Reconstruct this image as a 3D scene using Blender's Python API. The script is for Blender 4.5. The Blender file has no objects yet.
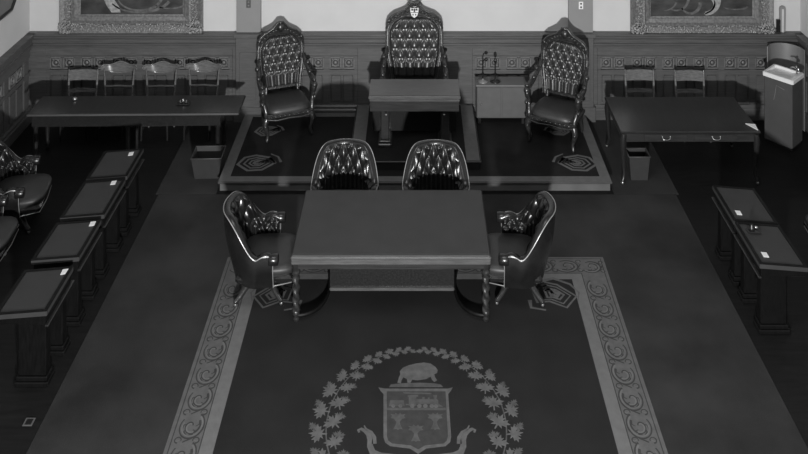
import bpy, math, random
from mathutils import Vector, Matrix
random.seed(7)
S = bpy.context.scene
C = S.collection
PI = math.pi
H, F, VX, VY = 6.9, 860.0, 415.0, -308.0      # eye height, focal length in pixels, vanishing point of the room

def P(px, py, z=0.0):
    s = (py - VY) / (H - z)
    return Vector(((px - VX) / s, F / s, z))

# ------------------------------------------------------------------ materials
def mat(name, v, rough=0.5, amp=0.15, scale=6.0, stretch=(1, 1, 1), bump=0.0, bscale=60.0, metal=0.0, spec=0.5, coat=0.0):
    m = bpy.data.materials.new(name); m.use_nodes = True
    n = m.node_tree.nodes; l = m.node_tree.links
    b = n['Principled BSDF']
    tc = n.new('ShaderNodeTexCoord'); mp = n.new('ShaderNodeMapping')
    mp.inputs['Scale'].default_value = stretch
    l.new(tc.outputs['Object'], mp.inputs['Vector'])
    nz = n.new('ShaderNodeTexNoise'); nz.inputs['Scale'].default_value = scale; nz.inputs['Detail'].default_value = 6
    l.new(mp.outputs[0], nz.inputs['Vector'])
    cr = n.new('ShaderNodeValToRGB')
    a, c = v * (1 - amp), v * (1 + amp)
    cr.color_ramp.elements[0].position = 0.3; cr.color_ramp.elements[1].position = 0.7
    cr.color_ramp.elements[0].color = (a, a, a, 1); cr.color_ramp.elements[1].color = (c, c, c, 1)
    l.new(nz.outputs['Fac'], cr.inputs['Fac']); l.new(cr.outputs[0], b.inputs['Base Color'])
    b.inputs['Roughness'].default_value = rough
    b.inputs['Metallic'].default_value = metal
    b.inputs['Specular IOR Level'].default_value = spec
    b.inputs['Coat Weight'].default_value = coat
    b.inputs['Coat Roughness'].default_value = 0.15
    if bump:
        n2 = n.new('ShaderNodeTexNoise'); n2.inputs['Scale'].default_value = bscale; n2.inputs['Detail'].default_value = 4
        l.new(mp.outputs[0], n2.inputs['Vector'])
        bp = n.new('ShaderNodeBump'); bp.inputs['Strength'].default_value = bump; bp.inputs['Distance'].default_value = 0.01
        l.new(n2.outputs['Fac'], bp.inputs['Height']); l.new(bp.outputs[0], b.inputs['Normal'])
    return m

M = dict(
    plaster=mat('wall_plaster', 0.50, 0.85, 0.03, 3, bump=0.05, bscale=80),
    pilaster=mat('pilaster_paint', 0.20, 0.6, 0.05, 3),
    oak=mat('wainscot_oak', 0.080, 0.42, 0.22, 5, (1, 1, 14), 0.1, 50),
    oakh=mat('wainscot_oak_rail', 0.072, 0.40, 0.25, 4, (0.6, 3, 14), 0.1, 50),
    oakp=mat('wainscot_rosette', 0.125, 0.45, 0.2, 20),
    oakd=mat('rosette_ground', 0.026, 0.6, 0.2, 20),
    dwood=mat('dark_polished_wood', 0.016, 0.28, 0.35, 4, (12, 1.5, 12), 0.05, 40, coat=0.3),
    twood=mat('table_wood', 0.025, 0.30, 0.30, 4, (1, 14, 14), 0.05, 40, coat=0.3),
    ttop=mat('table_top_leather', 0.035, 0.55, 0.10, 5, bump=0.04, bscale=200, spec=0.3),
    mold=mat('polished_moulding', 0.075, 0.26, 0.25, 5, (1, 10, 10), coat=0.4),
    desktop=mat('lectern_top', 0.095, 0.45, 0.12, 6, (1, 8, 8)),
    chairw=mat('chair_wood', 0.13, 0.25, 0.30, 5, (3, 3, 12), coat=0.4),
    chairw2=mat('bent_chair_wood', 0.11, 0.2, 0.25, 5, (3, 3, 8), coat=0.6),
    leather=mat('black_leather', 0.009, 0.27, 0.2, 12, bump=0.12, bscale=120, spec=0.45, coat=0.15),
    leath2=mat('throne_leather', 0.024, 0.30, 0.2, 12, bump=0.10, bscale=120, spec=0.6, coat=0.2),
    seat=mat('seat_leather', 0.030, 0.42, 0.15, 12, bump=0.08, bscale=120),
    seatg=mat('worn_seat_leather', 0.024, 0.5, 0.15, 12, bump=0.08, bscale=120),
    carved=mat('carved_walnut', 0.022, 0.28, 0.45, 25, bump=0.35, bscale=45, coat=0.4),
    trim=mat('nail_trim', 0.42, 0.30, 0.1, 60, metal=0.6),
    shade_wood=mat('shaded_dark_wood', 0.0035, 0.5, 0.4, 5, (10, 2, 2), spec=0.15),  # dark wood lowered further, shade of the side aisles put into the colour
    fount=mat('fountain_cabinet', 0.060, 0.5, 0.08, 8),
    brass=mat('brass', 0.45, 0.3, 0.1, 20, metal=0.9),
    gilt=mat('gilt_frame', 0.15, 0.38, 0.35, 30, bump=0.4, bscale=60, metal=0.25),
    giltl=mat('gilt_relief', 0.24, 0.34, 0.4, 40, bump=0.4, bscale=90, metal=0.25),
    canvas=mat('painting_dark', 0.03, 0.5, 0.8, 3, (1, 1, 2.2)),
    paintl=mat('painting_light', 0.25, 0.5, 0.4, 20),
    paintm=mat('painting_mid', 0.085, 0.5, 0.5, 14),
    floor=mat('dark_floor', 0.007, 0.6, 0.35, 3, (1, 8, 1), spec=0.2),
    carpet=mat('grey_carpet', 0.029, 0.95, 0.36, 1.1, bump=0.3, bscale=150, spec=0.1),
    carpet2=mat('grey_carpet_runner', 0.034, 0.95, 0.2, 1.8, bump=0.3, bscale=150, spec=0.1),
    field=mat('rug_field', 0.0175, 0.95, 0.15, 2, bump=0.3, bscale=150, spec=0.1),
    fieldd=mat('dais_rug_field', 0.016, 0.95, 0.2, 3, bump=0.3, bscale=150, spec=0.1),
    bord=mat('rug_border', 0.098, 0.95, 0.12, 12, bump=0.3, bscale=150, spec=0.1),
    bordl=mat('rug_border_light', 0.125, 0.95, 0.08, 12, bump=0.3, bscale=150, spec=0.1),
    bordd=mat('rug_border_scroll', 0.045, 0.95, 0.15, 12, spec=0.1),
    motif=mat('rug_motif', 0.092, 0.95, 0.2, 15, spec=0.1),
    motifd=mat('rug_motif_dim', 0.070, 0.95, 0.2, 15, spec=0.1),
    shieldf=mat('rug_shield_field', 0.042, 0.95, 0.15, 15, spec=0.1),
    nosing=mat('dais_nosing', 0.045, 0.6, 0.15, 4),
    riser=mat('dais_riser', 0.090, 0.8, 0.15, 4),
    white=mat('white_enamel', 0.72, 0.2, 0.02, 5, coat=0.5),
    paper=mat('white_paper', 0.75, 0.7, 0.03, 30),
    grey=mat('grey_paint', 0.14, 0.55, 0.08, 5),
    cabin=mat('grey_cabinet', 0.085, 0.5, 0.08, 8),
    guard=mat('splash_metal', 0.20, 0.45, 0.06, 4, metal=0.3),
    bin=mat('waste_bin', 0.028, 0.5, 0.1, 10),
    black=mat('black_metal', 0.012, 0.3, 0.1, 10),
    chrome=mat('chrome', 0.6, 0.12, 0.02, 10, metal=1.0),
    glass=mat('thermometer_glass', 0.5, 0.15, 0.05, 10),
)

# ------------------------------------------------------------------ mesh builder
class MB:
    def __init__(s): s.v = []; s.f = []; s.sm = []
    def add(s, vs, fs, smooth=False, mtx=None):
        o = len(s.v)
        for p in vs:
            p = Vector(p)
            if mtx is not None: p = mtx @ p
            s.v.append(tuple(p))
        for f in fs:
            s.f.append(tuple(i + o for i in f)); s.sm.append(smooth)
        return s
    def box(s, x0, x1, y0, y1, z0, z1, c=0.0, mtx=None):
        if c <= 0:
            vs = [(x, y, z) for z in (z0, z1) for y in (y0, y1) for x in (x0, x1)]
            return s.add(vs, [(0, 2, 3, 1), (4, 5, 7, 6), (0, 1, 5, 4), (2, 6, 7, 3), (0, 4, 6, 2), (1, 3, 7, 5)], False, mtx)
        # chamfered in plan and on the top / bottom rims
        def ring(ins, z):
            a, b, d, e = x0 + ins, x1 - ins, y0 + ins, y1 - ins
            return [(a + c, d, z), (b - c, d, z), (b, d + c, z), (b, e - c, z), (b - c, e, z), (a + c, e, z), (a, e - c, z), (a, d + c, z)]
        rs = ring(c, z0) + ring(0, z0 + c) + ring(0, z1 - c) + ring(c, z1)
        fs = [tuple(range(7, -1, -1)), tuple(range(24, 32))]
        for k in range(3):
            for i in range(8):
                j = (i + 1) % 8
                fs.append((k * 8 + i, k * 8 + j, k * 8 + 8 + j, k * 8 + 8 + i))
        return s.add(rs, fs, False, mtx)
    def grid(s, fn, nu, nv, cu=False, cv=False, smooth=True, flip=False):
        vs = []; fs = []
        ru = nu if cu else nu + 1; rv = nv if cv else nv + 1
        for j in range(rv):
            for i in range(ru): vs.append(fn(i / nu, j / nv))
        for j in range(nv):
            for i in range(nu):
                a = j * ru + i; b = j * ru + (i + 1) % ru; c = ((j + 1) % rv) * ru + (i + 1) % ru; d = ((j + 1) % rv) * ru + i
                fs.append((a, d, c, b) if flip else (a, b, c, d))
        return s.add(vs, fs, smooth)
    def tube(s, pts, r, n=8, caps=True, closed=False, sq=(1, 1)):
        pts = [Vector(p) for p in pts]; m = len(pts)
        rr = r if isinstance(r, (list, tuple)) else [r] * m
        vs = []; fs = []; up = None
        for k in range(m):
            a = pts[(k - 1) % m] if (k > 0 or closed) else pts[0]
            b = pts[(k + 1) % m] if (k < m - 1 or closed) else pts[-1]
            t = (b - a).normalized()
            if up is None:
                up = Vector((0, 0, 1)) if abs(t.z) < 0.9 else Vector((0, 1, 0))
            u = t.cross(up)
            if u.length < 1e-4: u = t.cross(Vector((1, 0, 0)))
            u.normalize(); w = u.cross(t).normalized(); up = w
            for i in range(n):
                an = 2 * PI * i / n
                vs.append(pts[k] + u * math.cos(an) * rr[k] * sq[0] + w * math.sin(an) * rr[k] * sq[1])
        for k in range(m if closed else m - 1):
            k2 = (k + 1) % m
            for i in range(n):
                j = (i + 1) % n
                fs.append((k * n + i, k * n + j, k2 * n + j, k2 * n + i))
        s.add(vs, fs, True)
        if caps and not closed:
            s.add(vs[:n], [tuple(range(n - 1, -1, -1))]); s.add(vs[-n:], [tuple(range(n))])
        return s
    def lathe(s, prof, c=(0, 0, 0), n=16, mtx=None, twist=None):
        vs = []; fs = []; m = len(prof)
        for r, z in prof:
            for i in range(n):
                a = 2 * PI * i / n
                q = r
                if twist: q = r * (1 + twist[0] * math.cos(2 * a + z * twist[1])) if twist[2] < z < twist[3] else r
                vs.append((c[0] + q * math.cos(a), c[1] + q * math.sin(a), c[2] + z))
        for k in range(m - 1):
            for i in range(n):
                j = (i + 1) % n
                fs.append((k * n + i, k * n + j, k * n + n + j, k * n + n + i))
        s.add(vs, fs, True, mtx)
        s.add(vs[:n], [tuple(range(n - 1, -1, -1))], False, mtx); s.add(vs[-n:], [tuple(range(n))], False, mtx)
        return s
    def ball(s, c, r, nu=10, nv=6, mtx=None):
        r = (r, r, r) if not isinstance(r, (tuple, list)) else r
        vs = [(c[0], c[1], c[2] - r[2])]
        for j in range(1, nv):
            b = -PI / 2 + PI * j / nv
            for i in range(nu):
                a = 2 * PI * i / nu
                vs.append((c[0] + r[0] * math.cos(b) * math.cos(a), c[1] + r[1] * math.cos(b) * math.sin(a), c[2] + r[2] * math.sin(b)))
        vs.append((c[0], c[1], c[2] + r[2])); t = len(vs) - 1; fs = []
        for i in range(nu):
            j = (i + 1) % nu
            fs.append((0, 1 + j, 1 + i)); fs.append((t, t - nu + i, t - nu + j))
            for k in range(nv - 2):
                fs.append((1 + k * nu + i, 1 + k * nu + j, 1 + (k + 1) * nu + j, 1 + (k + 1) * nu + i))
        return s.add(vs, fs, True, mtx)
    def prism(s, poly, d0, d1, plane='xz', mtx=None):
        n = len(poly)
        def q(p, d): return (p[0], d, p[1]) if plane == 'xz' else ((p[0], p[1], d) if plane == 'xy' else (d, p[0], p[1]))
        vs = [q(p, d0) for p in poly] + [q(p, d1) for p in poly]
        fs = [tuple(range(n)), tuple(range(2 * n - 1, n - 1, -1))]
        for i in range(n):
            j = (i + 1) % n
            fs.append((i, n + i, n + j, j))
        return s.add(vs, fs, False, mtx)
    def build(s, name, m, parent=None, loc=(0, 0, 0), label=None, bevel=0):
        me = bpy.data.meshes.new(name); me.from_pydata(s.v, [], s.f)
        me.polygons.foreach_set('use_smooth', s.sm); me.update()
        import bmesh
        bm = bmesh.new(); bm.from_mesh(me)
        bmesh.ops.recalc_face_normals(bm, faces=bm.faces[:])
        bm.to_mesh(me); bm.free()
        me.materials.append(m)
        o = bpy.data.objects.new(name, me); C.objects.link(o); o.location = loc
        if parent: o.parent = parent
        if label: o['label'] = label
        return o

def thing(name, label, cat, loc=(0, 0, 0), rz=0.0, group=None):
    o = bpy.data.objects.new(name, None); C.objects.link(o)
    o.empty_display_size = 0.1
    o.location = loc; o.rotation_euler = (0, 0, rz)
    return tag(o, label, cat, group)
def tag(o, label, cat, group=None):
    o['label'] = label; o['category'] = cat
    if group: o['group'] = group
    return o
def struct(name, mb, m):
    o = mb.build(name, m); o['kind'] = 'structure'; return o
def dup(root, loc, rz, label, group=None):
    r = root.copy(); C.objects.link(r); r.location = loc; r.rotation_euler = (0, 0, rz); r['label'] = label
    if group: r['group'] = group
    for ch in list(root.children):
        c = ch.copy(); C.objects.link(c); c.parent = r
        for g in list(ch.children):
            d = g.copy(); C.objects.link(d); d.parent = c
    return r
def lerp(a, b, t): return a + (b - a) * t
def sst(x): x = max(0.0, min(1.0, x)); return x * x * (3 - 2 * x)

# ------------------------------------------------------------------ room shell
YW, XL, XR, RZ = 13.95, -6.25, 6.25, 1.40
struct('floor', MB().box(XL - .2, XR + .2, -1.0, YW + .2, -0.12, 0.0), M['floor'])
struct('wall_back', MB().box(XL - .2, XR + .2, YW, YW + .2, 0, 9.0), M['plaster'])
struct('wall_left', MB().box(XL - .2, XL, -1.0, YW, 0, 9.0), M['plaster'])
struct('wall_right', MB().box(XR, XR + .2, -1.0, YW, 0, 9.0), M['plaster'])
struct('ceiling', MB().box(XL - .2, XR + .2, -1.0, YW + .2, 9.0, 9.2), M['pilaster'])

def rail_profile():   # (depth out of the wall, z) of the capping rail
    return [(0.0, RZ), (.135, RZ), (.135, RZ - .03), (.115, RZ - .045), (.115, RZ - .075), (.085, RZ - .10), (.085, RZ - .155), (.105, RZ - .165), (.105, RZ - .19), (.07, RZ - .21), (.07, RZ - .25), (0.0, RZ - .25)]
BASE = [(0.0, 0.0), (.10, 0.0), (.10, .16), (.085, .18), (.085, .21), (.065, .235), (0.0, .235)]
# wainscot on the back wall, seen between pilasters
def run(mb, prof, x0, x1):
    mb.add([(x0, YW - d, z) for d, z in prof] + [(x1, YW - d, z) for d, z in prof],
           [tuple(range(len(prof))), tuple(range(2 * len(prof) - 1, len(prof) - 1, -1))] +
           [(i, len(prof) + i, len(prof) + (i + 1) % len(prof), (i + 1) % len(prof)) for i in range(len(prof))])
def run_side(mb, prof, y0, y1, side):
    X = XL if side < 0 else XR
    mb.add([(X - side * d, y0, z) for d, z in prof] + [(X - side * d, y1, z) for d, z in prof],
           [tuple(range(len(prof))), tuple(range(2 * len(prof) - 1, len(prof) - 1, -1))] +
           [(i, len(prof) + i, len(prof) + (i + 1) % len(prof), (i + 1) % len(prof)) for i in range(len(prof))])
mb = MB(); run(mb, rail_profile(), XL, XR); struct('trim_1', mb, M['oakh'])
mb = MB(); run(mb, BASE, XL, XR); struct('baseboard_back', mb, M['oakh'])
mb = MB()
mb.box(XL, XR, YW - .03, YW, .23, RZ - .25)
bays = [(-5.95, -2.95), (-2.42, -0.93), (0.93, 2.42), (2.95, 5.95)]
stile = lambda a, b: mb.box(a, b, YW - .055, YW - .03, .23, RZ - .25, .006)
for a, b in [(XL, -5.95), (-2.95, -2.42), (-.93, .93), (2.42, 2.95), (5.95, XR)]: stile(a, b)
for a, b in bays:
    mb.box(a, b, YW - .052, YW - .03, 1.02, RZ - .25)            # frieze
    mb.box(a, b, YW - .066, YW - .03, 1.01, 1.03)
    mb.box(a, b, YW - .066, YW - .03, .775, .80)
    mb.box(a, b, YW - .052, YW - .03, .72, .78)
    n = max(2, round((b - a) / .54)); w = (b - a) / n
    for i in range(n + 1):
        c = a + i * w
        mb.box(max(a, c - .05), min(b, c + .05), YW - .054, YW - .03, .23, 1.02)
    for i in range(n):                                            # raised lower panels
        x0, x1 = a + i * w + .07, a + (i + 1) * w - .07
        k = (x1 - x0 - .03) / 2
        for q in (x0, x0 + k + .03): mb.box(q, q + k, YW - .05, YW - .03, .28, .70, .012)
struct('trim_2', mb, M['oak'])
mb = MB(); md = MB(); md2 = MB()
def rosette(mbx, mdx, cx, cz, o, f):
    # f(x, depth, z) -> point
    h = .085
    def bx(m_, x0, x1, d0, d1, z0, z1):
        vs = [f(x, d, z) for z in (z0, z1) for d in (d0, d1) for x in (x0, x1)]
        m_.add(vs, [(0, 2, 3, 1), (4, 5, 7, 6), (0, 1, 5, 4), (2, 6, 7, 3), (0, 4, 6, 2), (1, 3, 7, 5)])
    bx(mdx, cx - h, cx + h, o, o + .006, cz - h, cz + h)
    for s_ in (-1, 1):
        bx(mbx, cx + s_ * h - .010, cx + s_ * h + .010, o, o + .022, cz - h, cz + h)
        bx(mbx, cx - h, cx + h, o, o + .022, cz + s_ * h - .010, cz + s_ * h + .010)
    n_ = 20; vs = []
    for r_, d_ in ((.066, .006), (.060, .024), (.050, .024), (.043, .006)):
        vs += [f(cx + r_ * math.cos(2 * PI * q / n_), o + d_, cz + r_ * math.sin(2 * PI * q / n_)) for q in range(n_)]
    mbx.add(vs, [(k * n_ + q, k * n_ + (q + 1) % n_, k * n_ + n_ + (q + 1) % n_, k * n_ + n_ + q) for k in range(3) for q in range(n_)], True)
    for k in range(4):
        a = PI / 4 + k * PI / 2
        mbx.add([f(cx + .07 * math.cos(a) + .012 * math.cos(b), o + .006, cz + .07 * math.sin(a) + .012 * math.sin(b)) for b in [2 * PI * q / 6 for q in range(6)]] + [f(cx + .07 * math.cos(a), o + .018, cz + .07 * math.sin(a))], [(q, (q + 1) % 6, 6) for q in range(6)], True)
    mbx.add([f(cx + .024 * math.cos(b), o + .006, cz + .024 * math.sin(b)) for b in [2 * PI * q / 8 for q in range(8)]] + [f(cx, o + .03, cz)], [(q, (q + 1) % 8, 8) for q in range(8)], True)
fb = lambda x, d, z: (x, YW - d, z)
for a, b in bays:
    n = max(2, round((b - a) / .54)); w = (b - a) / n
    for i in range(n):
        c = a + (i + .5) * w
        for s_ in (-1, 1): rosette(mb, md, c + s_ * .108, .905, .03, fb)
struct('trim_3', mb, M['oakp']); struct('trim_4', md, M['oakd'])
# pilasters of the back wall: painted above, panelled oak below
for i, (x0, x1) in enumerate([(-2.88, -2.49), (2.48, 2.87)]):
    struct('trim_%d' % (5 + i), MB().box(x0, x1, YW - .08, YW, RZ, 9.0), M['pilaster'])
    m_ = MB(); m_.box(x0, x1, YW - .15, YW - .05, 0, RZ - .02, .008); m_.box(x0 - .03, x1 + .03, YW - .17, YW - .05, RZ - .05, RZ + .012, .006)
    m_.box(x0 - .03, x1 + .03, YW - .175, YW - .05, 0, .24, .01)
    m_.box(x0 + .06, x1 - .06, YW - .16, YW - .15, .34, RZ - .28, .006)
    struct('trim_%d' % (7 + i), m_, M['oak'])
# side wainscots
for k, side in enumerate((-1, 1)):
    X = XL if side < 0 else XR
    m_ = MB(); run_side(m_, rail_profile(), 5.0, YW - .1, side); run_side(m_, BASE, 5.0, YW - .1, side)
    struct('trim_%d' % (9 + k), m_, M['oakh'])
    m_ = MB(); md = MB(); mr = MB()
    def sb(d0, d1, y0, y1, z0, z1): m_.box(min(X - side * d0, X - side * d1), max(X - side * d0, X - side * d1), y0, y1, z0, z1)
    sb(0, .03, 5, YW - .1, .23, RZ - .25)
    sb(.03, .052, 5, YW - .1, 1.02, RZ - .25); sb(.03, .06, 5, YW - .1, .74, .80)
    y = 13.7
    fs_ = lambda x, d, z: (X - side * d, x, z)
    while y > 8:
        sb(.03, .054, y - .06, y + .06, .23, 1.02)
        for s_ in (-1, 1):
            sb(.03, .05, y - .33 + s_ * .11 - .09, y - .33 + s_ * .11 + .09, .28, .70)
            rosette(mr, md, y - .33 + s_ * .11, .905, .03, fs_)
        y -= .66
    struct('trim_%d' % (11 + k), m_, M['oak']); struct('trim_%d' % (13 + k), mr, M['oakp']); struct('trim_%d' % (15 + k), md, M['oakd'])

# ------------------------------------------------------------------ carpets
cp = MB().box(-3.52, 3.58, 3.0, 11.80, 0, .008).build('carpet', M['carpet'])
tag(cp, 'wide plain grey carpet filling the middle of the chamber around the bordered rug', 'carpet')
for x0, x1, lab in [(-3.56, -2.735, 'grey carpet strip running back beside the left side of the dais'), (2.735, 3.62, 'grey carpet strip running back beside the right side of the dais')]:
    o = MB().box(x0, x1, 11.81, 13.84, 0, .008).build('carpet_runner', M['carpet2'])
    tag(o, lab, 'carpet', 'carpet strips beside the dais')

rug = thing('emblem_rug', 'large dark rug with scroll border, maple leaf wreath and coat of arms', 'rug', (0, 0, .008))
RY = F / ((258 - VY) / H)
def flat(polys, z, name, m, parent, label=None, th=.0022):
    mb = MB()
    for p in polys: mb.prism([(q[0], q[1]) for q in p], z, z + th, 'xy')
    return mb.build(name, m, parent, label=label)
X0, X1, YN = -2.28, 2.29, 4.0
flat([[(X0, YN), (X1, YN), (X1, RY), (X0, RY)]], 0, 'border', M['bord'], rug, th=.004)
flat([[(X0 + .45, YN + .4), (X1 - .45, YN + .4), (X1 - .45, RY - .40), (X0 + .45, RY - .40)]], .004, 'field', M['field'], rug, 'plain dark field')
# light inner band and thin guard lines
def frame_polys(a0, a1, e0, e1):
    # a: offset from the long sides, e: offset from the ends
    return [[(X0 + a0, YN + e0), (X0 + a1, YN + e0), (X0 + a1, RY - e0), (X0 + a0, RY - e0)],
            [(X1 - a1, YN + e0), (X1 - a0, YN + e0), (X1 - a0, RY - e0), (X1 - a1, RY - e0)],
            [(X0 + a1, RY - e1), (X1 - a1, RY - e1), (X1 - a1, RY - e0), (X0 + a1, RY - e0)]]
flat(frame_polys(.32, .45, .30, .40), .0045, 'inner_band', M['bordl'], rug, 'plain pale inner band', th=.001)
flat(frame_polys(.035, .045, .03, .038) + frame_polys(.312, .322, .292, .30), .0048, 'guard_lines', M['bordd'], rug, th=.001)
# scrolls
def ribbon(pts, w0, w1):
    L = []; R = []
    n = len(pts)
    for i, p in enumerate(pts):
        a = pts[max(0, i - 1)]; b = pts[min(n - 1, i + 1)]
        dx, dy = b[0] - a[0], b[1] - a[1]; l = math.hypot(dx, dy) or 1
        w = lerp(w0, w1, i / (n - 1)) / 2
        L.append((p[0] - dy / l * w, p[1] + dx / l * w)); R.append((p[0] + dy / l * w, p[1] - dx / l * w))
    return [[L[i], L[i + 1], R[i + 1], R[i]] for i in range(n - 1)]
def strips(mb, polys, z):
    for p in polys: mb.add([(q[0], q[1], z) for q in p], [(0, 3, 2, 1)])
mbs = MB(); mbl = MB()
def scroll_unit(f, k):
    # one running-scroll unit, local u along the band (0..1) and v across (-1..1)
    fl = 1
    def sp(r0, r1, a0, a1, n, cx=.5, cy=0.0, ku=.50, kv=1.0):
        return [f(cx + lerp(r0, r1, i / n) * ku * math.cos(lerp(a0, a1, i / n)), fl * (cy + lerp(r0, r1, i / n) * kv * math.sin(lerp(a0, a1, i / n)))) for i in range(n + 1)]
    strips(mbs, ribbon(sp(.98, .80, -2.6, 2.2, 26), .017, .012), .0063)
    strips(mbl, ribbon(sp(.86, .62, -2.5, 2.0, 22), .020, .010), .0066)
    strips(mbs, ribbon(sp(.72, .12, -2.2, 4.4, 30), .016, .012), .0063)
    strips(mbl, ribbon(sp(.50, .10, -.6, 3.4, 16), .018, .014), .0066)
    for j in range(5):
        a = -2.2 + j * .85
        c0 = (.5 + .34 * math.cos(a), fl * .66 * math.sin(a)); c1 = (.5 + .17 * math.cos(a + .7), fl * .34 * math.sin(a + .7)); cm = (.5 + .30 * math.cos(a + .45), fl * .58 * math.sin(a + .45))
        strips(mbs, ribbon([f(*c0), f(*cm), f(*c1)], .016, .006), .0064)
    for q in (-1, 1):
        strips(mbs, ribbon([f(1.0 + .10 * math.cos(a_), q * (.66 + .24 * math.sin(a_))) for a_ in [t_ * .55 for t_ in range(10)]], .014, .008), .0062)
        strips(mbl, ribbon([f(1.0 + .02 * q, q * .95), f(1.03, q * .7), f(.98, q * .5)], .016, .006), .0061)
    strips(mbs, ribbon([f(.93, -.30), f(1.0, 0), f(1.07, .30)], .016, .010), .0062)
U = .31
y = RY - .40; k = 0
while y > 5.2:
    for sx in (-1, 1):
        xc = (X0 + .18) if sx < 0 else (X1 - .18)
        scroll_unit(lambda u, v, y=y, xc=xc, sx=sx: (xc + sx * v * .125, y - u * U), k)
    y -= U; k += 1
n = 13; x = X0 + .32; du = (X1 - X0 - .64) / n
for i in range(n):
    scroll_unit(lambda u, v, i=i: (x + (i + u) * du, RY - .165 + v * .115), i)
for xc in (X0 + .18, X1 - .18):
    scroll_unit(lambda u, v, xc=xc: (xc + (u - .5) * .25, RY - .18 + v * .11), 0)
mbs.build('scroll_outline', M['bordd'], rug, label='dark scroll outlines of the border')
mbl.build('scroll_leaf', M['bordl'], rug, label='pale scroll leaves of the border')
# wreath of maple leaves
LEAF = [(0, 1), (.15, .55), (.38, .70), (.24, .26), (.70, .60), (.66, .36), (1.05, .26), (.72, .06), (.86, -.14), (.36, -.18), (.54, -.50), (.08, -.30), (.06, -.80), (-.06, -.80), (-.08, -.30), (-.54, -.50), (-.36, -.18), (-.86, -.14), (-.72, .06), (-1.05, .26), (-.66, .36), (-.70, .60), (-.24, .26), (-.38, .70), (-.15, .55)]
def leaf(cx, cy, s, rot):
    c, d = math.cos(rot), math.sin(rot)
    return [(cx + s * (x * c - y * d), cy + s * (x * d + y * c)) for x, y in LEAF]
WX, WY = .012, 8.10
def wring(a, dr=0): return (WX + (.845 + dr) * math.sin(a), WY + (.90 + dr) * math.cos(a))
mw = MB(); ml = MB()
a = .045; i = 0
while a < 2.95:
    t = a / 2.95
    s = lerp(.040, .100, sst(t * 1.9))
    for sg in (-1, 1):
        off = (.05 if i % 2 else -.05) * (.35 + sst(t * 2.2))
        cx, cy = wring(sg * a, off)
        mw_target = mw
        zt = .0074 + .00022 * ((i * 2 + (sg > 0)) % 8)
        mw.prism(leaf(cx, cy, s * random.uniform(.9, 1.08), -sg * a * .55 + (-.5 if i % 2 else .45) * sg + random.uniform(-.3, .3)), .004, zt, 'xy')
        cx, cy = wring(sg * (a + .05), -off * 1.7)
        ml.prism(leaf(cx, cy, s * .6, -sg * a * .6 + (1.2 if i % 2 else -1.2) * sg), .004, .0069 + .0001 * (i % 3), 'xy')
    a += s * 1.16 / .87; i += 1
for sg in (-1, 1):
    strips(ml, ribbon([wring(sg * (.03 + q * .06)) for q in range(48)], .010, .014), .0067)
mw.build('wreath_leaves', M['motif'], rug, label='pale maple leaves of the wreath')
ml.build('wreath_sprigs', M['motifd'], rug, label='dimmer small leaves and stem of the wreath')
# coat of arms, outlined on the floor plane
def Q(cx, cy): p = P(300 + cx / 3.367, 330 + cy / 3.367, .012); return (p.x, p.y)
sh_out = [(264, 194), (286, 198), (498, 198), (514, 194), (508, 206), (499, 216), (509, 360), (506, 378), (490, 392), (425, 400), (398, 418), (370, 400), (304, 392), (287, 380), (281, 362), (281, 216), (272, 207)]
flat([[Q(*q) for q in sh_out]], .004, 'shield_rim', M['motif'], rug, 'pale rim of the shield', th=.0027)
sh_in = [(292, 208), (490, 208), (498, 358), (494, 374), (484, 383), (420, 390), (398, 403), (374, 390), (310, 383), (297, 373), (293, 360)]
flat([[Q(*q) for q in sh_in]], .0066, 'shield_field', M['shieldf'], rug, 'dim inner field of the shield', th=.0012)
dev = []
dev.append([(292, 263), (491, 263), (491, 271), (292, 271)])
dev += [[(303, 238), (350, 238), (352, 258), (300, 258)], [(356, 250), (366, 250), (366, 254), (356, 254)],
        [(366, 226), (392, 226), (392, 256), (366, 256)], [(362, 220), (398, 220), (398, 226), (362, 226)],
        [(392, 234), (462, 234), (466, 240), (466, 250), (392, 250)], [(448, 220), (462, 220), (459, 234), (451, 234)],
        [(412, 227), (420, 227), (420, 234), (412, 234)], [(466, 250), (482, 259), (462, 259)], [(430, 228), (437, 228), (437, 234), (430, 234)]]
whl = []
for cx_ in (314, 338, 378, 402, 422, 444, 458):
    r_ = 7 if cx_ < 340 else 8
    whl.append([(cx_ + r_ * math.cos(b), 257 + r_ * .8 * math.sin(b)) for b in [2 * PI * q / 10 for q in range(10)]])
dev += [[(345, 210), (400, 211), (445, 213), (440, 217), (380, 217), (350, 215)]]
for sx_, sy_ in ((330, 310), (455, 310), (390, 350)):
    k = 1.0
    dev.append([(sx_ + a_ * k, sy_ + b_ * k) for a_, b_ in [(-6, 0), (-14, -10), (-25, -12), (-20, -20), (-26, -26), (-12, -24), (-8, -30), (0, -24), (8, -30), (12, -24), (26, -26), (20, -20), (25, -12), (14, -10), (6, 0), (8, 10), (16, 26), (6, 24), (0, 28), (-6, 24), (-16, 26), (-8, 10)]])
for p in whl: flat([[Q(*q) for q in p]], .0078, 'locomotive_wheel', M['motif'], rug, th=.0018)
flat([[Q(*q) for q in p] for p in dev], .0078, 'shield_devices', M['motifd'], rug, 'locomotive above three wheat sheaves', th=.001)
bis = [(328, 178), (333, 160), (338, 150), (336, 140), (346, 128), (364, 120), (388, 114), (418, 110), (440, 114), (455, 124), (464, 136), (461, 146), (452, 150), (456, 162), (462, 170), (452, 176), (444, 168), (440, 158), (424, 166), (396, 170), (378, 168), (372, 178), (362, 178), (360, 166), (348, 160), (342, 170), (340, 180)]
flat([[Q(*q) for q in bis]], .004, 'bison_crest', M['motif'], rug, 'pale bison above the shield', th=.0029)
flat([[Q(*q) for q in [(300, 193), (306, 184), (340, 180), (400, 178), (450, 180), (474, 184), (482, 193)]]], .0042, 'crest_mound', M['motifd'], rug, th=.0024)
rib = []
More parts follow.
